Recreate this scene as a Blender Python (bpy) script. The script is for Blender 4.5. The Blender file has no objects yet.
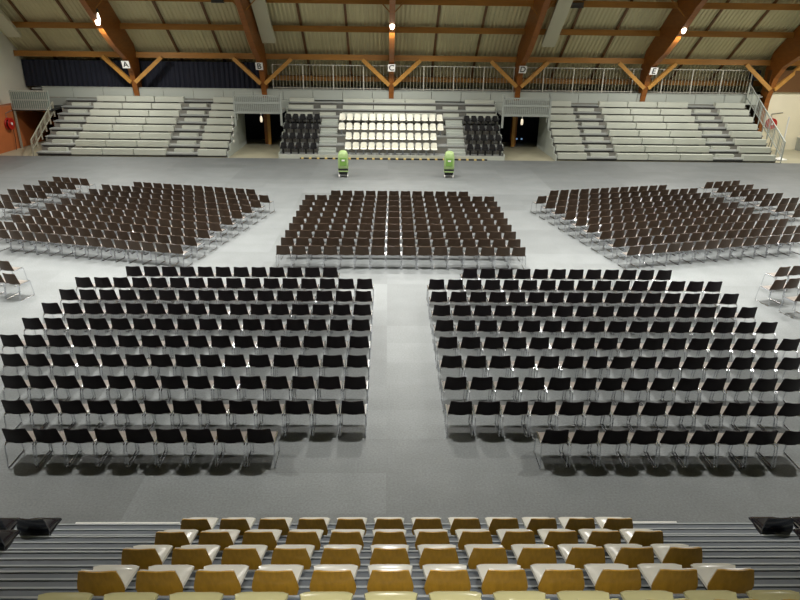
import bpy, math, random
from mathutils import Vector, Matrix
random.seed(4)
S = bpy.context.scene
C = S.collection
R = math.radians

# ------------------------------------------------------------------ camera
F = 647.0; TH = R(22.12); PS = R(1.23); RO = R(0.77); H = 6.8086
fw = Vector((math.sin(PS)*math.cos(TH), math.cos(PS)*math.cos(TH), -math.sin(TH)))
r0 = Vector((math.cos(PS), -math.sin(PS), 0)); u0 = r0.cross(fw)
r2 = r0*math.cos(RO) + u0*math.sin(RO); u2 = -r0*math.sin(RO) + u0*math.cos(RO)
cd = bpy.data.cameras.new('camera'); cam = bpy.data.objects.new('camera', cd); C.objects.link(cam)
M = Matrix((r2, u2, -fw)).transposed().to_4x4(); M.translation = (0, 0, H)
cam.matrix_world = M
cd.sensor_width = 36; cd.lens = F/800*36; cd.clip_start = .05; cd.clip_end = 300
S.camera = cam
def pix(p):
    v = Vector(p) - Vector((0, 0, H)); z = v.dot(fw)
    return 400 + F*v.dot(r2)/z, 300 - F*v.dot(u2)/z, z

# ------------------------------------------------------------------ materials
def mat(name, col, rough=.6, metal=0, spec=.5, emit=None, es=0, noise=None, coat=0, bump=None):
    m = bpy.data.materials.new(name); m.use_nodes = True
    nt = m.node_tree; b = nt.nodes['Principled BSDF']
    b.inputs['Base Color'].default_value = (*col, 1); b.inputs['Roughness'].default_value = rough
    b.inputs['Metallic'].default_value = metal; b.inputs['Specular IOR Level'].default_value = spec
    b.inputs['Coat Weight'].default_value = coat
    if emit: b.inputs['Emission Color'].default_value = (*emit, 1); b.inputs['Emission Strength'].default_value = es
    if noise:   # (scale, amount, stretch vector)
        sc, am, st = noise
        tc = nt.nodes.new('ShaderNodeTexCoord'); mp = nt.nodes.new('ShaderNodeMapping'); mp.inputs['Scale'].default_value = st
        n = nt.nodes.new('ShaderNodeTexNoise'); n.inputs['Scale'].default_value = sc; n.inputs['Detail'].default_value = 5
        mr = nt.nodes.new('ShaderNodeMapRange'); mr.inputs['From Min'].default_value = .3; mr.inputs['From Max'].default_value = .7
        mr.inputs['To Min'].default_value = 1-am; mr.inputs['To Max'].default_value = 1+am
        mx = nt.nodes.new('ShaderNodeVectorMath'); mx.operation = 'SCALE'; mx.inputs[0].default_value = col
        L = nt.links.new
        L(tc.outputs['Object'], mp.inputs['Vector']); L(mp.outputs[0], n.inputs['Vector']); L(n.outputs['Fac'], mr.inputs['Value'])
        L(mr.outputs[0], mx.inputs['Scale']); L(mx.outputs[0], b.inputs['Base Color'])
    return m

def carpet_mat():
    m = mat('grey_carpet_tiles', (.4, .41, .41), .58, spec=.5)
    nt = m.node_tree; b = nt.nodes['Principled BSDF']; L = nt.links.new
    N = nt.nodes.new
    tc = N('ShaderNodeTexCoord')
    sep = N('ShaderNodeSeparateXYZ'); L(tc.outputs['Object'], sep.inputs[0])
    def fl(sock, size):
        d = N('ShaderNodeMath'); d.operation = 'DIVIDE'; d.inputs[1].default_value = size; L(sock, d.inputs[0])
        f = N('ShaderNodeMath'); f.operation = 'FLOOR'; L(d.outputs[0], f.inputs[0]); return f.outputs[0]
    def tiles(sx, sy):
        c = N('ShaderNodeCombineXYZ'); L(fl(sep.outputs[0], sx), c.inputs[0]); L(fl(sep.outputs[1], sy), c.inputs[1])
        w = N('ShaderNodeTexWhiteNoise'); w.noise_dimensions = '2D'; L(c.outputs[0], w.inputs['Vector']); return w.outputs['Value']
    def rng(sock, a, bb):
        r = N('ShaderNodeMapRange'); r.inputs['To Min'].default_value = a; r.inputs['To Max'].default_value = bb; L(sock, r.inputs['Value']); return r.outputs[0]
    def mul(a, bb):
        k = N('ShaderNodeMath'); k.operation = 'MULTIPLY'; L(a, k.inputs[0]); L(bb, k.inputs[1]); return k.outputs[0]
    t1 = rng(tiles(2.0, 1.0), .93, 1.06); t2 = rng(tiles(4.0, 3.0), .9, 1.09)
    n1 = N('ShaderNodeTexNoise'); n1.inputs['Scale'].default_value = 28; n1.inputs['Detail'].default_value = 3; L(tc.outputs['Object'], n1.inputs['Vector'])
    n2 = N('ShaderNodeTexNoise'); n2.inputs['Scale'].default_value = 1.3; n2.inputs['Detail'].default_value = 6; L(tc.outputs['Object'], n2.inputs['Vector'])
    tot = mul(mul(t1, t2), mul(rng(n1.outputs['Fac'], .6, 1.4), rng(n2.outputs['Fac'], .82, 1.18)))
    v = N('ShaderNodeVectorMath'); v.operation = 'SCALE'; v.inputs[0].default_value = (.157, .171, .175); L(tot, v.inputs['Scale'])
    L(v.outputs[0], b.inputs['Base Color'])
    return m

def hazard_mat():
    m = mat('yellow_black_hazard', (.5, .4, .1), .5)
    nt = m.node_tree; b = nt.nodes['Principled BSDF']; L = nt.links.new; N = nt.nodes.new
    tc = N('ShaderNodeTexCoord'); sep = N('ShaderNodeSeparateXYZ'); L(tc.outputs['Object'], sep.inputs[0])
    d = N('ShaderNodeMath'); d.operation = 'DIVIDE'; d.inputs[1].default_value = .47; L(sep.outputs[0], d.inputs[0])
    fr = N('ShaderNodeMath'); fr.operation = 'FRACT'; L(d.outputs[0], fr.inputs[0])
    g = N('ShaderNodeMath'); g.operation = 'GREATER_THAN'; g.inputs[1].default_value = .3; L(fr.outputs[0], g.inputs[0])
    mx = N('ShaderNodeMix'); mx.data_type = 'RGBA'; L(g.outputs[0], mx.inputs['Factor'])
    mx.inputs[6].default_value = (.75, .55, .16, 1); mx.inputs[7].default_value = (.01, .01, .01, 1)
    L(mx.outputs[2], b.inputs['Base Color']); return m

MT = dict(
 carpet=carpet_mat(), hazard=hazard_mat(),
 beige_floor=mat('beige_vinyl_floor', (.42, .40, .29), .5, noise=(1.2, .06, (1, 1, 1))),
 chair=mat('brown_shell_plastic', (.070, .042, .024), .42, spec=.35),
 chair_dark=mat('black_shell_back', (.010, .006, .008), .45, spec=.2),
 chair_seat=mat('brown_seat_plastic', (.21, .185, .165), .35, spec=.6),
 chrome=mat('chrome_tube', (.72, .74, .78), .22, metal=1),
 steel=mat('dull_steel', (.30, .31, .33), .35, metal=.8),
 white_seat=mat('white_glossy_seat', (.80, .79, .73), .22, spec=.6, coat=.3),
 cream_seat=mat('cream_glossy_seat', (.50, .47, .25), .22, spec=.6, coat=.3),
 brown_back=mat('tan_brown_seat_back', (.56, .31, .036), .3, spec=.5, noise=(9, .12, (3, 1, 1))),
 black_seat=mat('black_glossy_seat', (.012, .012, .022), .16, spec=.7, coat=.5),
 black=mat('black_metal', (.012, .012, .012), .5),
 black_far=mat('black_seat_plastic', (.009, .009, .010), .5, spec=.2),
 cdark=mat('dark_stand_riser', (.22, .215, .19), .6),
 shadow_gap=mat('shade_toned_riser', (.15, .15, .135), .7),  # riser colour darkened to stand in for shade in the gaps above benches
 far_seat=mat('ivory_seat', (.93, .93, .82), .35),
 deck=mat('grey_step_board', (.115, .135, .16), .55, noise=(3, .1, (1, 1, 1))),
 strip=mat('aluminium_nosing', (.33, .36, .38), .5),
 tdeck=mat('grandstand_deck_grey', (.34, .36, .35), .55, noise=(1, .07, (1, 1, 1))),
 trise=mat('grandstand_riser_grey', (.34, .36, .33), .6),
 bench=mat('pale_grey_bench', (.56, .59, .52), .35, spec=.5, noise=(.8, .06, (1, 1, 1))),
 fascia=mat('pale_fascia', (.47, .51, .47), .45),
 railg=mat('galvanised_rail', (.44, .48, .45), .4, metal=.3),
 bars=mat('grey_rail_bars', (.36, .35, .27), .5),
 railw=mat('white_rail_paint', (.62, .61, .54), .45),
 navy=mat('navy_curtain', (.016, .019, .034), .9, noise=(4, .2, (6, 1, .3))),
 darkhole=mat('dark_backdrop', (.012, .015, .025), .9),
 wood=mat('glulam_timber', (.26, .085, .010), .5, noise=(2, .18, (1, 1, 6))),
 purlin=mat('purlin_timber', (.40, .18, .03), .5, noise=(2, .15, (.4, 3, 3))),
 rafter=mat('dark_rafter_timber', (.13, .055, .012), .55),
 brace=mat('light_brace_timber', (.50, .25, .05), .5, noise=(3, .12, (1, 1, 1))),
 roof=mat('ribbed_roof_sheet', (.58, .53, .31), .5, noise=(.5, .08, (1, .3, 1))),
 duct=mat('beige_duct', (.60, .58, .42), .5),
 wallw=mat('cream_wall', (.85, .85, .72), .7, noise=(.7, .04, (1, 1, 1))),
 wallr=mat('warm_white_wall', (.85, .80, .62), .7, noise=(.7, .04, (1, 1, 1))),
 wallo=mat('orange_wall', (.50, .15, .045), .6, noise=(.7, .12, (1, 1, 1))),
 wallb=mat('brown_back_wall', (.10, .075, .035), .7),
 red=mat('red_hose_reel', (.45, .02, .012), .4),
 white=mat('white_paint', (.85, .85, .82), .45),
 green=mat('lime_green_plastic', (.34, .48, .20), .45, noise=(4, .15, (1, 1, 1))),
 dgreen=mat('mid_green_panel', (.18, .36, .07), .45),
 glow=mat('lamp_glass_lit', (1, .95, .85), .4, emit=(1, .9, .72), es=30),
 warmglow=mat('small_lamp_lit', (1, .9, .7), .4, emit=(1, .85, .65), es=1.6),
 blueglow=mat('blue_pilot_lamp_lit', (.5, .7, 1), .4, emit=(.35, .6, 1), es=1.2),
 lamp_off=mat('lamp_housing', (.06, .06, .055), .5),
)

# ------------------------------------------------------------------ mesh helpers
class MB:
    def __init__(s): s.v = []; s.f = []; s.m = []; s.mi = 0
    def add(s, vs, fs):
        o = len(s.v); s.v += [tuple(v) for v in vs]; s.f += [tuple(i+o for i in f) for f in fs]; s.m += [s.mi]*len(fs)
    def box(s, x0, x1, y0, y1, z0, z1):
        v = [(x, y, z) for z in (z0, z1) for y in (y0, y1) for x in (x0, x1)]
        s.add(v, [(0,2,3,1),(4,5,7,6),(0,1,5,4),(2,6,7,3),(0,4,6,2),(1,3,7,5)]); return s
    def prismX(s, poly, x0, x1):     # poly of (y,z), extruded along x
        n = len(poly)
        s.add([(x0, y, z) for y, z in poly] + [(x1, y, z) for y, z in poly],
              [tuple(range(n)), tuple(range(2*n-1, n-1, -1))] + [(i, i+n, (i+1) % n + n, (i+1) % n) for i in range(n)]); return s
    def tube(s, pts, r, n=6, closed=False):
        pts = [Vector(p) for p in pts]; rings = []
        for i, p in enumerate(pts):
            a = pts[max(i-1, 0)]; b = pts[min(i+1, len(pts)-1)]
            if closed: a = pts[i-1]; b = pts[(i+1) % len(pts)]
            d = (b-a).normalized(); up = Vector((0, 0, 1)) if abs(d.z) < .9 else Vector((1, 0, 0))
            e = d.cross(up).normalized(); g = e.cross(d)
            rings.append([p + (e*math.cos(2*math.pi*k/n) + g*math.sin(2*math.pi*k/n))*r for k in range(n)])
        vs = [v for q in rings for v in q]; fs = []; m = len(pts)
        for i in range(m if closed else m-1):
            j = (i+1) % m
            for k in range(n): fs.append((i*n+k, i*n+(k+1) % n, j*n+(k+1) % n, j*n+k))
        if not closed: fs += [tuple(range(n-1, -1, -1)), tuple((m-1)*n+k for k in range(n))]
        s.add(vs, fs); return s
    def bar(s, a, b, w, h):          # rectangular bar from a to b
        a = Vector(a); b = Vector(b); d = (b-a).normalized(); up = Vector((0, 0, 1)) if abs(d.z) < .95 else Vector((0, 1, 0))
        e = d.cross(up).normalized()*w/2; g = e.normalized().cross(d)*h/2
        v = [p + x + y for p in (a, b) for x, y in ((-e, -g), (e, -g), (e, g), (-e, g))]
        s.add(v, [(3,2,1,0),(4,5,6,7)] + [(i, (i+1) % 4, (i+1) % 4+4, i+4) for i in range(4)]); return s
    def lathe(s, prof, n=16, c=(0, 0), sx=1, sy=1):   # prof of (r,z)
        vs = [(c[0]+r*sx*math.cos(2*math.pi*k/n), c[1]+r*sy*math.sin(2*math.pi*k/n), z) for r, z in prof for k in range(n)]
        fs = [(i*n+k, i*n+(k+1) % n, (i+1)*n+(k+1) % n, (i+1)*n+k) for i in range(len(prof)-1) for k in range(n)]
        fs += [tuple(range(n-1, -1, -1)), tuple((len(prof)-1)*n+k for k in range(n))]
        s.add(vs, fs); return s
    def shell(s, fn, nu, nv, t):     # fn(u,v)->point, u in -1..1, v in 0..1; thick t along the normal
        P = [[Vector(fn(-1+2*i/nu, j/nv)) for i in range(nu+1)] for j in range(nv+1)]
        def nrm(i, j):
            a = P[j][min(i+1, nu)] - P[j][max(i-1, 0)]; b = P[min(j+1, nv)][i] - P[max(j-1, 0)][i]
            return a.cross(b).normalized()
        w = nu+1; A = [P[j][i] for j in range(nv+1) for i in range(w)]; B = [P[j][i] - nrm(i, j)*t for j in range(nv+1) for i in range(w)]
        n = len(A); fs = []
        for j in range(nv):
            for i in range(nu):
                a, b, c, d = j*w+i, j*w+i+1, (j+1)*w+i+1, (j+1)*w+i
                fs += [(a, b, c, d), (n+d, n+c, n+b, n+a)]
        ring = [i for i in range(w)] + [j*w+nu for j in range(1, nv+1)] + [nv*w+i for i in range(nu-1, -1, -1)] + [j*w for j in range(nv-1, 0, -1)]
        for k in range(len(ring)):
            a, b = ring[k], ring[(k+1) % len(ring)]; fs.append((b, a, a+n, b+n))
        s.add(A+B, fs); return s
    def mesh(s, name, mats, smooth=False):
        me = bpy.data.meshes.new(name); me.from_pydata(s.v, [], s.f)
        for m in (mats if isinstance(mats, (list, tuple)) else [mats]): me.materials.append(m)
        if isinstance(mats, (list, tuple)): me.polygons.foreach_set('material_index', s.m)
        if smooth:
            me.polygons.foreach_set('use_smooth', [True]*len(me.polygons)); me.set_sharp_from_angle(angle=R(40))
        me.update(); return me
    def obj(s, name, mats, parent=None, smooth=False, loc=None):
        o = bpy.data.objects.new(name, s.mesh(name, mats, smooth)); C.objects.link(o)
        if parent: o.parent = parent
        if loc: o.location = loc
        return o
def tag(o, label=None, cat=None, group=None, kind=None):
    if label: o['label'] = label
    if cat: o['category'] = cat
    if group: o['group'] = group
    if kind: o['kind'] = kind
    return o
def thing(name, label, cat, loc=(0, 0, 0), rz=0, group=None):
    o = bpy.data.objects.new(name, None); C.objects.link(o); o.location = loc; o.rotation_euler = (0, 0, rz)
    o.empty_display_size = .1
    return tag(o, label, cat, group)
def struct(o): o['kind'] = 'structure'; return o
def copy_tree(o, parent=None, kids=None):
    c = o.copy(); C.objects.link(c)
    if parent: c.parent = parent
    for ch in list(o.children): copy_tree(ch, c)
    return c
ORD = 'zeroth first second third fourth fifth sixth seventh eighth ninth tenth eleventh twelfth thirteenth fourteenth fifteenth sixteenth'.split()

# ------------------------------------------------------------------ floor and shell
YS = 39.15
struct(MB().box(-30, 32, -3, YS, -.2, 0).obj('floor', MT['carpet']))
struct(MB().box(-30, 32, YS, 50, -.2, 0).obj('floor_beyond', MT['beige_floor']))
WL = -23.3
m = MB(); m.box(WL-.95, WL-.75, -3, 50, 2.6, 13.5); struct(m.obj('wall_left', MT['wallw']))
m = MB(); m.box(WL-.95, WL+.02, -3, 48.3, 0, 2.6); struct(m.obj('wall_left_lower', MT['wallo']))
struct(MB().box(29.5, 29.7, -3, 44.5, 0, 10).obj('wall_right', MT['wallr']))
struct(MB().box(25.3, 29.5, 44.5, 44.7, 0, 3.75).obj('wall_right_back', MT['wallr']))
struct(MB().box(25.0, 29.5, 44.3, 44.7, 3.75, 5.1).obj('trim_1', MT['rafter']))
struct(MB().box(WL-.9, 29.7, 48.4, 48.6, 0, 3.5).obj('wall_back', MT['wallb']))
struct(MB().box(WL-.9, 29.7, -3.2, -3, 0, 10).obj('wall_front', MT['wallb']))
# roof: ribbed sheet following the slope, ribs running down it
def roofz(Y): return 5.95 + .745*(45-Y)
prof = [(48.7, roofz(48.7)), (36, roofz(36)), (24, 15.6), (10, 13.4), (-3.2, 9.8)]
m = MB(); xs = []
x = -24.2
while x < 30.0:
    xs += [(x, 0), (x+.09, 0), (x+.13, .06), (x+.22, .06)]; x += .26
rows = []
for (Y, Z) in prof: rows.append([(a, Y, Z+dz) for a, dz in xs])
n = len(xs); vs = [v for r_ in rows for v in r_]
m.add(vs, [(j*n+i, j*n+i+1, (j+1)*n+i+1, (j+1)*n+i) for j in range(len(prof)-1) for i in range(n-1)])
struct(m.obj('roof', MT['roof']))

# timber frames
BX = [-16.4, -8.1, .2, 8.5, 16.85, 25.2]
arch = [(44.55, 0), (44.4, 3.2), (43.95, 4.6), (43.2, 5.35), (41.7, 6.05), (40.6, 6.75), (38.3, 8.45), (34, 11.0), (24, 13.4), (10, 11.6), (-3, 8.6),
        (-3, 9.6), (10, 13.3), (24, 15.4), (36, roofz(36)-.15), (41.4, roofz(41.4)-.05), (44.6, roofz(44.6)-.05), (45.15, 5.2), (45.1, 3.2), (45.1, 0)]
SIGN = 'ABCDEF'
where = ['left', 'second from left', 'middle', 'fourth from left', 'second from right', 'rightmost']
where[0] = 'leftmost'
for k, bx in enumerate(BX):
    w = .16
    b = thing('glulam_frame', 'curved orange-brown timber frame rising from the far stand, %s of six' % where[k], 'beam', (bx, 44.6, 0), group='timber roof frames')
    m = MB(); m.prismX([(y-44.6, z) for y, z in arch], -w, w); m.obj('arch', MT['wood'], b)
    for s_ in (-1, 1):
        MB().bar((s_*.12, -.45, 3.75+.15), (s_*1.85, -.1, 5.42), .2, .24).obj('brace', MT['brace'], b)
        MB().bar((s_*.1, -5.0, 8.05), (s_*1.9, -4.6, 9.9), .05, .06).obj('upper_brace', MT['purlin'], b)
    # a letter plate on the frame's sloping underside
    if k < 5:
        ly, lz = 43.25, 5.0
        pl = thing('letter_sign', 'white square sign with black letter %s on the timber frame' % SIGN[k], 'sign', (bx, ly, lz), group='letter signs')
        pl.rotation_euler = (R(90+22), 0, 0)
        MB().box(-.23, .23, -.23, .23, -.015, .015).obj('plate', MT['white'], pl)
        MB().bar((0, 0, -.016), (0, .3, -.75), .05, .05).obj('bracket', MT['steel'], pl)
        cu = bpy.data.curves.new('letter', 'FONT'); cu.body = SIGN[k]; cu.size = .5; cu.align_x = 'CENTER'; cu.align_y = 'CENTER'; cu.extrude = .004; cu.offset = .006
        cu.materials.append(MT['black']); lo_ = bpy.data.objects.new('letter', cu); C.objects.link(lo_); bpy.context.view_layer.update()
        me_ = bpy.data.meshes.new_from_object(lo_.evaluated_get(bpy.context.evaluated_depsgraph_get())); bpy.data.objects.remove(lo_)
        lo = bpy.data.objects.new('letter', me_); C.objects.link(lo); lo.parent = pl; lo.location = (0, 0, .026)
# purlins (along X) and rafters between frames
for i, (Y, d, h, nm) in enumerate([(44.85, .2, .34, 'eave'), (42.85, .2, .34, 'second'), (40.85, .2, .34, 'third'), (38.7, .2, .34, 'fourth'), (36.4, .2, .34, 'fifth'), (47.0, .2, .34, 'lowest')]):
    z = roofz(Y)-(.52 if nm == 'eave' else .34)
    o = MB().box(-24.0, 29.4, Y-d/2, Y+d/2, z-h/2, z+h/2).obj('purlin', MT['purlin'])
    tag(o, 'long horizontal orange timber purlin under the roof, %s from the far eave' % {'lowest': 'behind the railing, lowest', 'eave': 'first above the railing', 'second': 'second above the railing', 'third': 'third above the railing', 'fourth': 'fourth above the railing', 'fifth': 'fifth above the railing'}[nm], 'beam', 'roof purlins')
    o['label'] = 'long horizontal orange timber purlin under the roof sheets, ' + {'lowest': 'behind the railing', 'eave': 'just above the railing', 'second': 'second row above the railing', 'third': 'third row above the railing', 'fourth': 'fourth row above the railing', 'fifth': 'fifth row above the railing'}[nm]
rx = []
for k in range(-1, 5):
    a = BX[k] if k >= 0 else BX[0]-8.3
    for q in (1, 2): rx.append(a + 8.3*q/3)
for n_, X in enumerate(rx):
    if X > 28 or X < -23.1: continue
    m = MB(); m.prismX([(48.3, roofz(48.3)-.14), (48.3, roofz(48.3)-.02), (36, roofz(36)-.02), (36, roofz(36)-.14)], X-.07, X+.07)
    tag(m.obj('rafter', MT['rafter']), 'thin dark timber rafter running up the roof slope, %s from the left' % ORD[min(n_+1, 16)], 'rafter', 'thin rafters')
# hanging beige ducts under the slope
for cx, lb in [(-22.8, 'far left'), (-7.38, 'left of centre'), (9.95, 'right of centre')]:
    m = MB(); y0, y1 = (43.0 if cx < -20 else 43.2), 36.2
    def zz(Y): return roofz(Y)-.80
    m.prismX([(y0, zz(y0)-.14), (y0, zz(y0)+.1), (y1, zz(y1)+.1), (y1, zz(y1)-.14)], cx-.42, cx+.42)
    o = tag(m.obj('ceiling_duct', MT['duct']), 'flat beige duct panel running up the roof slope, ' + lb, 'duct', 'beige roof ducts')
# off lamps / loudspeakers near the top edge
for X, lb in ((-9.0, 'left'), (11.6, 'right')):
    t = thing('spotlight', 'dark unlit spotlight box hanging at the top edge, %s of centre' % lb, 'light', (X-.75, 40.75, 8.62), group='unlit spotlights')
    MB().box(-.33, .33, -.2, .2, -.14, .14).obj('housing', MT['lamp_off'], t)
    MB().bar((-.36, 0, 0), (-.36, 0, .35), .03, .03).bar((.36, 0, 0), (.36, 0, .35), .03, .03).bar((-.36, 0, .35), (.36, 0, .35), .03, .03).obj('bracket', MT['lamp_off'], t)

# ------------------------------------------------------------------ lamps
def high_bay(loc, label, power, glow=True, sz=.4, spread=170):
    t = thing('high_bay_lamp', label, 'lamp', loc, group='high bay lamps')
    MB().lathe([(.05, .62), (.12, .6), (.15, .42), (.09, .40)], 12).obj('housing', MT['lamp_off'], t, True)
    MB().tube([(0, 0, .6), (0, 0, .95)], .02).obj('hanger', MT['lamp_off'], t)
    if glow:
        MB().lathe([(.03, -.26), (.1, -.21), (.14, -.05), (.14, .1), (.1, .3), (.06, .4)], 14).obj('bulb', MT['glow'], t, True)
    else:
        MB().lathe([(.12, .42), (.3, .1), (.34, -.02), (.31, -.02), (.1, .36)], 16).obj('reflector', MT['lamp_off'], t, True)
    if power:
        l = bpy.data.lights.new('lamp_light', 'AREA'); l.shape = 'DISK'; l.size = sz; l.energy = power; l.color = (1, .965, .90)
        l.spread = R(spread)
        o = bpy.data.objects.new('lamp_light', l); C.objects.link(o); o.parent = t; o.location = (0, 0, -.36)
    return t
for k, lb in ((0, 'left'), (2, 'centre'), (4, 'right'), (5, 'rightmost')):
    high_bay((BX[k]+(.1 if k == 0 else 0), 39.75, 7.45), 'lit bulb lamp under the %s timber frame above the far stand' % lb, 1000)
def under(Y):
    P = arch[:11]
    for (a, za), (b, zb) in zip(P, P[1:]):
        if b <= Y <= a: return za + (zb-za)*(Y-a)/(b-a)
for Y, pw in ((31, 1700), (24.5, 1900), (18, 1700), (11.5, 900), (1, 560)):
    for k, bx in enumerate(BX[:]):
        if Y == 1 and k not in (1, 2, 3): continue  # nearest row is added out of view to brighten the near stand's seats
        high_bay((bx, Y, under(Y)-.95), 'high bay lamp under the %s timber frame, %s metres out of view' % (where[k], str(Y)), pw*(.55 if k in (5,) else 1), glow=False, spread={1: 80, 11.5: 105, 18: 85, 24.5: 105, 31: 150}[Y])['label'] = 'unseen bell lamp on the %s frame, row %d from the far stand' % (where[k], {31: 1, 24.5: 2, 18: 3, 11.5: 4, 1: 5}[Y])

# ------------------------------------------------------------------ far grandstands
Z0, DZ, DY = .22, .373, .67
Y0 = 39.2
def rowy(i): return Y0 + DY*i
def rowz(i): return Z0 + DZ*i
def stair(parent, xa, xb, rows, fy, fz, sp):
    for i in rows:
        m = MB(); c = (xa+xb)/2; w = (xb-xa)*.3
        m.box(c-w, c+w, fy(i+1)-.3, fy(i+1)-.003, fz(i)+.003, fz(i)+(fz(i+1)-fz(i))*.5)
        m.obj('step', MT['bench'], parent)
def stand(name, label, x0, x1, segs, aisles, rows=range(8), side=(True, True)):
    t = thing(name, label, 'grandstand', ((x0+x1)/2, Y0, 0), group='far grandstand sections')
    cx = (x0+x1)/2
    for i in rows:
        y, z = rowy(i)-Y0, rowz(i)
        m = MB(); m.box(x0-cx, x1-cx, y, y+DY+.10, z-.07, z)
        m.obj('deck', MT['tdeck'], t)
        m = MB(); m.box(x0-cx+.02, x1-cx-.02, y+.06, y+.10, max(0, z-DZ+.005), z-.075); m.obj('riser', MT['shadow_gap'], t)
        for a, b in aisles:
            MB().box(max(a-.4, x0+.03)-cx, min(b+.4, x1-.03)-cx, y+DY-.02, y+DY+.05, z+.002, z+.25).obj('aisle_riser', MT['cdark'], t)
            MB().box(a-cx, b-cx, y-.03, y+.04, z-.16, z-.072).obj('edge_shade_strip', MT['black'], t)  # black strip painted in as the shade under the deck edge
        for a, b in segs:
            m = MB(); m.box(a-cx+.03, b-cx-.03, y-.05, y+.3, z-.0, z+.225); m.box(a-cx+.03, b-cx-.03, y-.05, y-.01, z-.1, z)
            m.obj('bench', MT['bench'], t)
    for a, b in aisles: stair(t, a-cx, b-cx, list(rows)[:-1], lambda i: rowy(i)-Y0, rowz, None)
    for s_, on in zip((x0-cx, x1-cx), side):
        if not on: continue
        poly = [(-.02, 0)]
        for i in range(8): poly += [(DY*i-.02, rowz(i)+.12), (DY*(i+1)-.02, rowz(i)+.12)]
        poly += [(DY*8, 0)]
        m = MB(); m.prismX(poly, s_-.03, s_+.03); m.obj('side_panel', MT['fascia'], t)
    return t
stand('grandstand', 'pale grey bench grandstand at the far left with two stepped aisles', -20.85, -9.55,
      [(-18.8, -16.95), (-16.95, -15.1), (-15.1, -13.2), (-11.35, -9.62)], [(-20.7, -18.85), (-13.2, -11.35)], side=(False, True))
stand('grandstand', 'pale grey bench grandstand at the far right beside the white wall', 10.15, 23.6,
      [(10.22, 12.0), (13.8, 15.7), (15.7, 17.65), (17.65, 19.7), (21.5, 23.5)], [(12.0, 13.8), (19.7, 21.5)], side=(True, False))
# central stand: four seated rows, then three bench rows
CY, CZ = .84, .466
cs = thing('grandstand', 'central far grandstand carrying white and black seats between two exits', 'grandstand', (0, Y0, 0), group='far grandstand sections')
x0, x1 = -6.5, 7.0
def cy(k): return Y0 + CY*k
def cz(k): return Z0 + CZ*k
for k in range(4):
    m = MB(); m.box(x0, x1, cy(k)-Y0, cy(k+1)-Y0+.08, cz(k)-.07, cz(k)); m.obj('deck', MT['tdeck'], cs)
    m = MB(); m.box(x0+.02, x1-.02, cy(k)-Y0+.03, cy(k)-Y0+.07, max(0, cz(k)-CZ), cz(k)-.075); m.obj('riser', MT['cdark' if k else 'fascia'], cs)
    for a, b in ((-4.2, -3.15), (3.65, 4.7)):
        for q in (1, 2):
            MB().box(a, b, cy(k+1)-Y0-.28*q, cy(k+1)-Y0-.28*(q-1)-.003, cz(k)+.004, cz(k)+CZ*(1-q/3)).obj('step', MT['fascia'], cs)
for i in (5, 6, 7):
    y, z = rowy(i)-Y0, rowz(i)
    MB().box(x0, x1, y+(.05 if i == 5 else 0), y+DY+.1, z-.07, z).obj('deck', MT['tdeck'], cs)
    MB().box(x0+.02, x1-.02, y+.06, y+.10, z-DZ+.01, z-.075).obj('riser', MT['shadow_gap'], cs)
    for a, b in ((-6.45, -4.8), (-2.95, -.95), (-.95, 1.1), (1.1, 3.1), (5.0, 6.95)):
        MB().box(a+.03, b-.03, y+.10, y+.42, z+.003, z+.215).obj('bench', MT['bench'], cs)
for i in (5, 6):
    for a, b in ((-4.8, -2.95), (3.1, 5.0)):
        c = (a+b)/2; y = rowy(i+1)-Y0
        MB().box(c-.5, c+.5, y-.22, y-.003, rowz(i)+.003, rowz(i)+DZ*.5).obj('step', MT['bench'], cs)
for s_ in (x0, x1):
    poly = [(-.02, 0)]
    for k in range(4): poly += [(CY*k-.02, cz(k)+.12), (CY*(k+1)-.02, cz(k)+.12)]
    for i in (5, 6, 7): poly += [(DY*i+.0, rowz(i)+.12), (DY*(i+1), rowz(i)+.12)]
    poly += [(DY*8, 0)]
    MB().prismX(poly, s_-.03, s_+.03).obj('side_panel', MT['fascia'], cs)
MB().box(x0, x1, -.06, -.03, 0, .24).obj('front_panel', MT['bench'], cs)
# upper walkway and its pale fascia boards
YF = rowy(8)
struct(MB().box(-23.2, 24.9, YF+.03, 48.3, 3.36, 3.46).obj('walkway_floor', MT['tdeck']))
X = -22.5; q = 0
fas = thing('walkway_fascia', 'pale grey board fascia under the walkway behind the far grandstands', 'fascia', (0, YF, 0))
while X < 24.6:
    skip = any(abs(b-(X+.97)) < 0 for b in BX)
    MB().box(X+.015, min(X+1.95, 24.7)-.015, -.03, .02, 2.9, 3.5).obj('board', MT['fascia'], fas); X += 1.95
MB().box(-22.5, 24.7, -.06, .1, 3.5, 3.56).obj('capping_rail', MT['railg'], fas)
# navy curtain, and the tall railing on the right of it
m = MB(); n = 160; cxs = [-24.0 + (15.9)*i/n for i in range(n+1)]
vs = [(x_, 45.45 + .05*math.sin(i*1.9), z) for z in (3.5, 5.15) for i, x_ in enumerate(cxs)]
vs += [(x_, 45.50 + .05*math.sin(i*1.9), z) for z in (3.5, 5.15) for i, x_ in enumerate(cxs)]
w = n+1
m.add(vs, [(i, i+1, w+i+1, w+i) for i in range(n)] + [(2*w+i, 3*w+i, 3*w+i+1, 2*w+i+1) for i in range(n)] + [(w+i, w+i+1, 3*w+i+1, 3*w+i) for i in range(n)])
tag(m.obj('curtain', MT['navy']), 'long dark navy curtain hanging behind the far left grandstand', 'curtain')
rl = thing('tall_railing', 'tall white barred railing along the top of the far grandstands', 'railing', (0, 44.85, 3.46))
px = -7.55; last = 24.05; zt = 1.62
nb = round((last-px)/1.95); bw = (last-px)/nb
for i in range(nb+1): MB().box(px+i*bw-.035, px+i*bw+.035, -.035, .035, .003, zt).obj('post', MT['railw'], rl)
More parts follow.
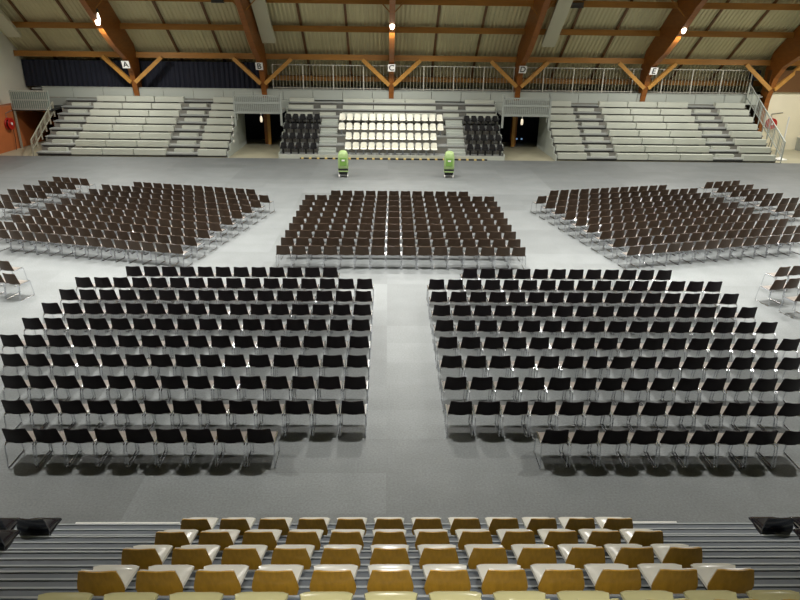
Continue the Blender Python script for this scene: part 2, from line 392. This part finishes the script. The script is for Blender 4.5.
MB().box(px, last, -.02, .02, zt-.05, zt).obj('top_rail', MT['railw'], rl)
MB().box(px, last, -.02, .02, .14, .18).obj('bottom_rail', MT['railw'], rl)
for i in range(nb):
    m = MB()
    for j in range(1, 9): xx = px+i*bw+bw*j/9; m.box(xx-.016, xx+.016, -.012, .012, .18, zt-.05)
    m.obj('bar_panel', MT['bars'], rl)
# bridges over the exits with barred fronts
def bridge(xa, xb, label, y=41.55, z0=2.32, z1=3.42, ticks=24):
    t = thing('bridge_railing', label, 'railing', ((xa+xb)/2, y, 0), group='barred balcony fronts')
    a, b = xa-(xa+xb)/2, xb-(xa+xb)/2
    MB().box(a, b, 0, 3.05, z0-.03, z0+.06).obj('deck', MT['tdeck'], t)
    MB().box(a, b, -.05, 0, z0+.0, z0+.12).obj('bottom_rail', MT['railg'], t)
    MB().box(a, b, -.05, 0, (z0+z1)/2+.02, (z0+z1)/2+.14).obj('mid_rail', MT['railg'], t)
    MB().box(a, b, -.06, .01, z1-.07, z1).obj('top_rail', MT['railg'], t)
    m = MB()
    for j in range(ticks+1): xx = a+(b-a)*j/ticks; m.box(xx-.028, xx+.028, -.04, -.01, z0+.1, z1-.07)
    m.obj('bar_panel', MT['railg'], t)
    MB().box(a, b, .05, .07, z0+.06, z1-.15).obj('back_sheet', MT['trise'], t)
    MB().box(a-.07, b+.1, 2.9, 2.95, z0-.03, 2.89).obj('back_panel', MT['fascia'], t)
    for x_ in (a, b): MB().box(x_-.06, x_+.06, -.06, .06, 1.6, z1+.2).obj('post', MT['railg'], t)
    return t
bridge(-9.46, -6.62, 'grey barred bridge over the left exit between grandstands')
bridge(7.14, 10.06, 'grey barred bridge over the right exit between grandstands')
t = thing('balcony_railing', 'green-grey barred balcony at the left end of the far grandstand', 'railing', (-22.0, 41.9, 0), group='barred balcony fronts')
MB().box(-1.2, 1.12, 0, 2.5, 2.28, 2.4).obj('deck', MT['black'], t)
for z_ in (2.4, 2.95, 3.48): MB().box(-1.2, 1.12, -.05, 0, z_-.05, z_+.02).obj('rail', MT['railg'], t)
m = MB()
for j in range(19): m.box(-1.2+j*.129-.025, -1.2+j*.129+.02, -.04, -.01, 2.4, 3.45)
m.obj('bar_panel', MT['railg'], t)
MB().box(-1.2, 1.12, .05, .07, 2.4, 3.4).obj('back_sheet', mat('green_tinted_sheet', (.20, .28, .24), .4), t)
MB().box(-1.2, 1.7, 2.5, 2.55, 2.28, 2.89).obj('back_panel', MT['trise'], t)
MB().box(-1.2, -1.1, 0, .1, 0.003, 2.3).obj('post', MT['bars'], t)
# raked side railings
def raked(X, label, hgt=1.15, nr=8, matn='railg', step=4):
    t = thing('raked_railing', label, 'railing', (X, Y0, 0), group='raked side railings')
    a = (-.1, rowz(0)+hgt-.1); b = (DY*nr-.1, rowz(nr)+hgt-.1)
    MB().bar((0, a[0], a[1]), (0, b[0], b[1]), .05, .05).obj('handrail', MT[matn], t)
    MB().bar((0, a[0], a[1]-hgt+.25), (0, b[0], b[1]-hgt+.25), .04, .04).obj('lower_rail', MT[matn], t)
    for i in range(0, nr+1): MB().box(-.03, .03, DY*i-.13, DY*i-.07, (rowz(i)-.2 if i else .002), rowz(i)+hgt-.1).obj('post', MT[matn], t)
    m = MB()
    for i in range(nr*step):
        y = DY*i/step-.1; z = rowz(i/step)
        m.box(-.012, .012, y-.012, y+.012, z+.1, z+hgt-.12)
    m.obj('bar_panel', MT[matn], t)
raked(-20.98, 'raked grey side railing at the left end of the left grandstand', .8, 5, 'bars')
raked(23.8, 'raked pale side railing at the right end of the right grandstand', 1.15)
# exits: dark interior
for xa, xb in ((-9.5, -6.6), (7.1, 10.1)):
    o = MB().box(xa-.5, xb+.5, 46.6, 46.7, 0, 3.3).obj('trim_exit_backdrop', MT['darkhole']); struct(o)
for x_, lb in ((-8.15, 'left'), (8.6, 'right')):
    t = thing('timber_prop', 'slim light timber prop standing inside the %s exit' % lb, 'post', (x_+(.25 if lb == 'left' else -.2), 44.3, 0), group='timber props in the exits')
    MB().bar((0, 0, .02), (0, 0, 2.2), .2, .16).obj('shaft', MT['brace'], t); MB().box(-.15, .15, -.13, .13, 0.002, .04).obj('foot_plate', MT['steel'], t)
for k, (x_, lb) in enumerate(((-7.85, 'left'), (8.35, 'right'))):
    t = thing('hanging_lamp', 'small pale lamp hanging under the %s exit bridge' % lb, 'lamp', (x_, 41.45, 2.27), group='lamps under the bridges')
    MB().tube([(0, 0, .07), (0, 0, -.1)], .015).obj('cord', MT['white'], t)
    MB().lathe([(.03, -.1), (.07, -.16), (.08, -.36), (.05, -.46)], 10).obj('shade', MT['warmglow'], t, True)
for k, x_ in enumerate((9.05, 9.4)):
    t = tag(MB().lathe([(.05, 0), (.07, .05), (.05, .1)], 10).obj('pilot_lamp', MT['blueglow'], loc=(x_, 46.3, .22)), 'tiny blue lamp low inside the right exit, %s of the pair' % ('left', 'right')[k], 'lamp', 'blue lamps in the exit')
    MB().box(-.06, .06, -.06, .06, -.218, 0).obj('stand', MT['black'], t)
for j in range(5):
    o = MB().lathe([(.08, 0), (.1, .02), (.1, .04), (.06, .05)], 12).obj('round_marker', MT['white'], loc=(-9.48, 40.6+.0*j, .75+.36*j)); o.rotation_euler = (0, R(90), 0)
    tag(o, 'round pale marker on the stand side in the left exit, %s from the floor' % ORD[j+1], 'marker', 'round markers in the exit')
# yellow/black threshold
tag(MB().box(-5.25, 5.95, 39.0, 39.13, .002, .07).obj('hazard_strip', MT['hazard']), 'yellow and black striped strip on the floor before the central grandstand', 'strip')

# far seats -------------------------------------------------------
def far_seat_mesh():
    t = thing('stadium_chair', None, 'seat')
    def back(u, v):
        w_ = .195 - .03*v; z = .35 + .33*(v - .06*abs(u)**5*v); return (w_*u, .42 + .07*v - .03*u*u + .02, z)
    def pan(u, v): return ((.2 - .02*(1-v))*u*(1-.05*(1-v)**6),   .02 + .40*v, .36 - .015*(1-u*u) - .02*(1-v)**3)
    MB().shell(pan, 6, 5, .015).obj('seat', MT['far_seat'], t, True)
    MB().shell(back, 6, 5, .015).obj('backrest', MT['far_seat'], t, True)
    MB().box(-.05, .05, .16, .26, .004, .34).obj('pedestal', MT['steel'], t)
    return t
fs = far_seat_mesh(); used = False
def put_far(X, k, label, group):
    global used
    o = fs if not used else copy_tree(fs); used = True
    o.location = (X, cy(k)+.12, cz(k)); tag(o, label, 'seat', group)
for k in range(4):
    n, a = (12, -2.41) if k < 2 else (14, -2.88)
    for j in range(n):
        put_far(a+.4725*j, k, 'ivory seat on the central far stand, %s from left, %s row up' % (ORD[j+1], ORD[k+1]), 'ivory seats on the central stand')
# black far seats: glossy shell with light pan edge
bs = thing('black_stadium_chair', None, 'seat')
def fb(u, v): return ((.2-.05*v)*u, .40+.09*v-.04*u*u, .33+.30*(v-.08*abs(u)**4*v))
def fp(u, v): return (.19*u, .04+.36*v, .34-.02*(1-u*u))
MB().shell(fp, 6, 5, .015).obj('seat', MT['black_far'], bs, True)
MB().shell(fb, 6, 5, .015).obj('backrest', MT['black_far'], bs, True)
MB().box(-.05, .05, .16, .26, .004, .32).obj('pedestal', MT['black'], bs)
for s_ in (-1, 1): MB().bar((s_*.215, .05, .46), (s_*.215, .4, .5), .02, .03).bar((s_*.215, .38, .1), (s_*.215, .38, .5), .02, .03).obj('armrest', MT['steel'], bs)
used2 = False
for side, a in (('left', -6.28), ('right', 4.98)):
    for k in range(4):
        for j in range(5):
            o = bs if not used2 else copy_tree(bs); used2 = True
            o.location = (a+.45*j, cy(k)+.12, cz(k))
            tag(o, 'black seat %s of the ivory seats, %s from left, %s row up' % (side, ORD[j+1], ORD[k+1]), 'seat', 'black seats on the central stand')

# ------------------------------------------------------------------ hose reels, sign post, speaker
def reel(loc, rz, label):
    t = thing('hose_reel', label, 'hose reel', loc, rz, group='fire hose reels')
    def disc(r, y0, y1, mt, nm):
        m = MB(); m.lathe([(r*.96, y0), (r, y0+.02), (r, y1-.02), (r*.96, y1)], 24); o = m.obj(nm, mt, t); o.rotation_euler = (R(90), 0, 0); return o
    disc(.36, .0, .07, MT['red'], 'back_flange'); disc(.26, .07, .2, MT['black'], 'hose_coil'); disc(.36, .2, .24, MT['red'], 'front_flange'); disc(.08, .24, .28, MT['white'], 'hub')
    MB().tube([(.2, -.15, -.2), (.24, -.14, -.9), (.18, -.12, -1.5), (.1, -.12, -1.7)], .02).obj('hose', MT['black'], t)
    MB().tube([(-.05, -.05, .36), (-.05, -.03, .62), (.7, -.03, .72)], .02).obj('pipe', MT['steel'], t)
reel((WL+.045, 41.1, 1.6), R(90), 'red fire hose reel on the orange wall at far left')
reel((25.75, 44.475, 1.72), 0, 'red fire hose reel on the white wall at far right')
t = thing('rope_post', 'thin pale post on a white base beside the right grandstand', 'post', (24.45, 40.35, 0))
MB().lathe([(.42, .003), (.42, .05), (.12, .12), (.05, .16)], 20).obj('base', MT['white'], t, True); MB().tube([(0, 0, .12), (0, 0, 2.6)], .045, 8).obj('pole', MT['white'], t)
t = thing('loudspeaker', 'dark box loudspeaker under the roof at the right end of the railing', 'speaker', (24.6, 45.6, 4.45))
MB().box(-.3, .3, -.25, .25, 0, .6).obj('cabinet', MT['navy'], t); MB().box(-.05, .05, 0, .1, -.98, 0).obj('stem', MT['black'], t)
# floor box by right wall
t = thing('cabinet', 'low olive grey box on the floor before the white wall', 'box', (28.1, 44.0, 0)); MB().box(-.3, .5, -.3, .4, .003, .8).obj('body', MT['trise'], t); MB().box(-.32, .52, -.32, .42, .8, .84).obj('lid', MT['fascia'], t)

# ------------------------------------------------------------------ green trolleys
def trolley(loc, rz, label):
    t = thing('trolley', label, 'trolley', loc, rz, group='lime green trolleys')
    def bod(z0, z1, w, d, r=.06):
        pr = []
        for cx_, cy_, a0 in ((w-r, d-r, 0), (-w+r, d-r, 90), (-w+r, -d+r, 180), (w-r, -d+r, 270)):
            for q in range(5): a = R(a0+22.5*q); pr.append((cx_+r*math.cos(a), cy_+r*math.sin(a)))
        return pr
    m = MB(); lv = [(.46, .25, .24), (.52, .27, .26), (1.0, .265, .25), (1.2, .24, .22), (1.31, .19, .17), (1.36, .1, .09)]
    rings = [[(x_, y_, z_) for x_, y_ in bod(0, 0, w_, d_, min(.09, d_*.9))] for z_, w_, d_ in lv]
    n_ = 20; m.add([v for g in rings for v in g], [(i*n_+k, i*n_+(k+1) % n_, (i+1)*n_+(k+1) % n_, (i+1)*n_+k) for i in range(len(lv)-1) for k in range(n_)] + [tuple(range(19, -1, -1)), tuple((len(lv)-1)*20+k for k in range(20))])
    m.obj('body', MT['green'], t, True)
    MB().box(-.17, .17, -.275, -.25, .62, 1.02).obj('panel', MT['dgreen'], t)
    MB().box(-.08, .08, -.285, -.27, .85, .93).obj('badge', MT['white'], t)
    MB().box(-.25, .25, -.25, .25, .36, .46).obj('base_band', MT['black'], t)
    MB().box(-.26, .26, -.26, .26, .3, .36).obj('bumper', MT['green'], t)
    MB().box(-.22, .22, -.22, .22, .14, .3).obj('chassis', MT['black'], t)
    MB().tube([(-.2, .27, .5), (-.2, .36, 1.1), (.2, .36, 1.1), (.2, .27, .5)], .018).obj('handle', MT['railw'], t)
    for a in (-.22, .22):
        for b in (-.2, .2):
            w_ = MB().lathe([(.05, -.025), (.075, -.02), (.075, .02), (.05, .025)], 14).obj('wheel', MT['white'], t); w_.location = (a, b, .077); w_.rotation_euler = (0, R(90), 0)
            MB().bar((a-.035, b, .07), (a*.9, b, .2), .02, .05).obj('fork', MT['steel'], t)
trolley((-2.32, 33.85, 0), R(4), 'lime green upright trolley on wheels, left of the pair')
trolley((3.2, 33.95, 0), R(-3), 'lime green upright trolley on wheels, right of the pair')

# ------------------------------------------------------------------ near stand
NY, NZ, ND, NH = 7.28, .43, .786, .497
ns = thing('near_grandstand', 'dark grey stepped stand with pale metal edge strips in the foreground', 'grandstand', (0, 0, 0))
for k in range(6):
    y1 = NY - ND*k; z = NZ + NH*k
    MB().box(-11, 11, y1-ND-.06, y1, z-.06, z).obj('deck', MT['deck'], ns)
    MB().box(-11, 11, y1-.10, y1-.06, z-NH+.003 if k else .003, z-.065).obj('riser', MT['trise'], ns)
    for q, yo in enumerate((.0, .10, .205)):
        MB().box(-11, 11, y1-yo-.024, y1-yo, z+.001, z+.013).obj('edge_strip', MT['strip'], ns)
for a, b in ((-4.35, -2.9), (3.05, 4.15)):
    MB().box(a, b, NY+.003, NY+.03, NZ-.045, NZ+.014).obj('bright_edge', MT['white'], ns)

def row_seat(shellm, backm, name):
    t = thing(name, None, 'seat')
    def pan(u, v):   # v 0 rear .. 1 front
        w_ = .135 + .068*min(1, v*1.1); r_ = max(0, v-.8)/.2
        z = .385 + .065*v**.6 + .02*abs(u)**3*(1-.5*v) - .016*(1-u*u)*math.sin(math.pi*min(1, v))
        return (w_*u, .115 + .325*v - .03*abs(u)**6*r_, z - .02*max(0, v-.93)/.07)
    def bk(u, v, o=0):
        # hexagonal outline: narrower foot and top, widest near the middle
        w_ = .165 + .035*min(1, v/.38) if v < .38 else .200 - .045*((v-.38)/.62)**1.3
        z = .38 + .335*v - .012*abs(u)**6*v
        return (w_*u, .09 - .015*v + .018*u*u + o, z)
    MB().shell(pan, 10, 10, .022).obj('seat_pan', shellm, t, True)
    MB().shell(lambda u, v: bk(u*.94, v*.97, .012), 10, 10, .012).obj('inner_back', shellm, t, True)
    MB().shell(bk, 10, 10, -.012).obj('backrest', backm, t, True)
    MB().box(-.045, .045, .18, .30, .016, .35).box(-.13, .13, .15, .36, .345, .368).obj('pedestal', MT['black'], t)
    return t
def fill_near(proto, spots):
    for i, (X, k, label, grp) in enumerate(spots):
        o = proto if i == 0 else copy_tree(proto)
        o.location = (X, NY - ND*k - .80, NZ + NH*k); tag(o, label, 'seat', grp)
RW = ['lowest row', 'second lowest row', 'middle row', 'fourth row up', 'topmost row']
fill_near(row_seat(MT['white_seat'], MT['brown_back'], 'tribune_chair'),
    [(-2.418+.4918*j, k, 'low white seat with brown back on near stand, %s from left, %s' % (ORD[j+1], RW[k]), 'white and brown seats') for k in range(4) for j in range(12)])
fill_near(row_seat(MT['cream_seat'], MT['brown_back'], 'tribune_chair'),
    [(-2.418+.4918*j, 4, 'cream seat cut by the bottom picture edge, %s from left' % ORD[j+1], 'cream seats in the bottom row') for j in range(12)])
fill_near(row_seat(MT['black_seat'], MT['black_seat'], 'black_tribune_chair'),
    [(-4.47, 0, 'glossy black seat on near stand, rightmost at the left picture edge', 'black seats on the near stand'),
     (-5.0, 0, 'glossy black seat on near stand, cut by left picture edge, front row', 'black seats on the near stand'),
     (-4.5, 1, 'glossy black seat on near stand at left picture edge, second row', 'black seats on the near stand'),
     (5.08, 0, 'glossy black seat on near stand, largest black one at the right', 'black seats on the near stand'),
     (5.62, 0, 'glossy black seat on near stand, cut by right picture edge, front row', 'black seats on the near stand'),
     (5.1, 1, 'glossy black seat sliver on near stand, right picture edge, second row', 'black seats on the near stand')])

# ------------------------------------------------------------------ floor chairs
def chair_parts(MBs=None):
    def bk(u, v):
        w_ = .224 - .032*v; z = .465 + .310*v + .016*u*u*v - .02*abs(u)**8*v - .012*(1-u*u)*(1-v)
        return (w_*u, .03 - .085*v + .035*u*u - .0, z)
    def pan(u, v):
        w_ = .212; z = .455 - .012*(1-u*u)*math.sin(math.pi*v) - .03*max(0, v-.85)/.15 + .02*max(0, .12-v)/.12
        return (w_*u*(1-.06*max(0, v-.85)/.15), .035 + .40*v, z)
    back = MB().shell(bk, 8, 6, .012)
    seat = MB().shell(pan, 6, 6, .012)
    fr = []
    for s_ in (-1, 1):
        X = .228*s_
        pts = [(X, -.03, .012), (X, -.045, .05), (X, .02, .43), (X, .05, .447), (X, .38, .43), (X, .41, .40), (X, .46, .05), (X, .44, .012)]
        m = MB(); m.tube(pts, .0105, 6, closed=True); m.box(X-.012, X+.012, .05, .40, .425, .460)
        fr.append(m)
    cross = MB(); cross.tube([(-.228, .10, .435), (.228, .10, .435)], .009, 6).tube([(-.228, .34, .425), (.228, .34, .425)], .009, 6)
    return seat, back, fr, cross
seat, back, fr, cross = chair_parts()
meshes = [('seat', seat.mesh('seat', MT['chair_seat'], True)), ('backrest', back.mesh('backrest', MT['chair'], True)),
          ('sled_leg', fr[0].mesh('sled_leg', MT['chrome'], True)), ('sled_leg', fr[1].mesh('sled_leg', MT['chrome'], True)), ('crossbar', cross.mesh('crossbar', MT['steel'], True))]
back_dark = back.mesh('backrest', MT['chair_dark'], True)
# list every chair: (x, y, rot, label, group)
L_ = []
def ref(x, y, rot):  # back-top-centre position -> chair origin
    return (x + math.sin(rot)*-.055, y + math.cos(rot)*.055)
XL, XR, YR, SP, RP = -.8095+.2, 1.1246+.2, 9.1116, .5, .8986
for i in range(10):
    off, n = (3, 13) if i == 0 else ((2, 12) if i == 9 else (0, 16))
    for j in range(n):
        for sd, X, dY in (('left', XL - (off+j)*SP*1.003, 0), ('right', XR + .015 + (off+j)*SP*1.008, -.0025*(off+j)-.008)):
            L_.append((*ref(X, YR+i*RP+dY, 0), 0, 'black shell chair, %s from the centre aisle, %s nearest row, %s front block' % (ORD[j+1], ORD[i+1], sd), '%s front block of chairs' % sd))
def block(O, a, b, rows, nm, colname):
    a = Vector(a); b = Vector(b); O = Vector(O); rot = math.atan2(a.y, a.x); O = O + a.normalized()*.2
    for i, j0, j1 in rows:
        for j in range(j0, j1+1):
            p = O + a*j + b*i
            L_.append((*ref(p.x, p.y, rot), rot, 'brown shell chair, %s from left, %s nearest row, %s' % (ORD[min(16, j-j0+1)], ORD[max(1, min(16, i+1))], nm), colname))
full = [(i, 0, 15) for i in range(9)] + [(9, 2, 13)]
block((-3.45, 19.24), (.4916, 0), (.008, .865), full, 'middle block', 'middle block of chairs')
block((-13.86, 21.04), (.472, -.115), (.19, .85), full, 'angled left block', 'angled left block of chairs')
block((7.67, 19.39), (.476, .12), (-.18, .86), full, 'angled right block', 'angled right block of chairs')
block((-16.22, 25.1), (.455, -.118), (.21, .86), [(i, 0, 3) for i in range(-2, 6)], 'far left strip', 'far left strip of chairs')
block((15.69, 25.17), (.475, .12), (-.19, .86), [(i, 0, 3) for i in range(-2, 6)], 'far right strip', 'far right strip of chairs')
# side blocks that just enter the picture
a = Vector((.476, .12)); b = Vector((-.21, .84))
for i, j0 in ((2, 2), (1, 0), (0, 0), (-1, 0)):
    for j in range(j0, j0+3):
        p = Vector((10.81, 16.44)) + a*j + b*(i-1)
        nm_ = {2: 'farthest', 1: 'second farthest', 0: 'third farthest', -1: 'nearest'}[i]
        L_.append((*ref(p.x, p.y, math.atan2(a.y, a.x)), math.atan2(a.y, a.x), 'brown shell chair at right picture edge, %s row there, %s from its aisle end' % (nm_, ORD[j-j0+1]), 'chairs at the right picture edge'))
        X = .6 - p.x; rt = -math.atan2(a.y, a.x)
        L_.append((*ref(X, p.y+.1, rt), rt, 'brown shell chair at left picture edge, %s row there, %s from its aisle end' % (nm_, ORD[j-j0+1]), 'chairs at the left picture edge'))
vis = []
for c in L_:
    bx = [pix((c[0]+dx, c[1]+dy, z)) for dx in (-.2, .2) for dy, z in ((-.04, .78), (-.03, .5))]
    if max(p[0] for p in bx) > 1.5 and min(p[0] for p in bx) < 798.5: vis.append((bx[0][2], c))
vis.sort(key=lambda t: t[0])
near, rest = vis[:300], vis[300:]
for z_, (x, y, rot, label, grp) in near:
    t = thing('conference_chair', label, 'chair', (x, y, 0), rot, grp)
    for nm, me in meshes:
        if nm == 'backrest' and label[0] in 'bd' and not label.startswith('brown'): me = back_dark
        o = bpy.data.objects.new(nm, me); C.objects.link(o); o.parent = t
# the remaining far chairs, as one object
m = MB()
src = [(seat, 2), (back, 0), (fr[0], 1), (fr[1], 1), (cross, 1)]
for z_, (x, y, rot, label, grp) in rest:
    ca, sa = math.cos(rot), math.sin(rot)
    for q, mi in src:
        m.mi = mi; m.add([(x+vx*ca-vy*sa, y+vx*sa+vy*ca, vz) for vx, vy, vz in q.v], q.f)
o = m.obj('conference_chair_rows', [MT['chair'], MT['chrome'], MT['chair_seat']], None, True)
tag(o, 'further rows of brown shell chairs in the middle and angled side blocks', 'chairs', 'brown chair blocks', 'stuff')

# ------------------------------------------------------------------ world and view
w = bpy.data.worlds.new('world'); S.world = w; w.use_nodes = True
w.node_tree.nodes['Background'].inputs[0].default_value = (.6, .65, .7, 1); w.node_tree.nodes['Background'].inputs[1].default_value = .02
vs_ = S.view_settings; vs_.view_transform = 'Standard'; vs_.look = 'None'; vs_.gamma = 1; vs_.exposure = -1.6; vs_.use_curve_mapping = False
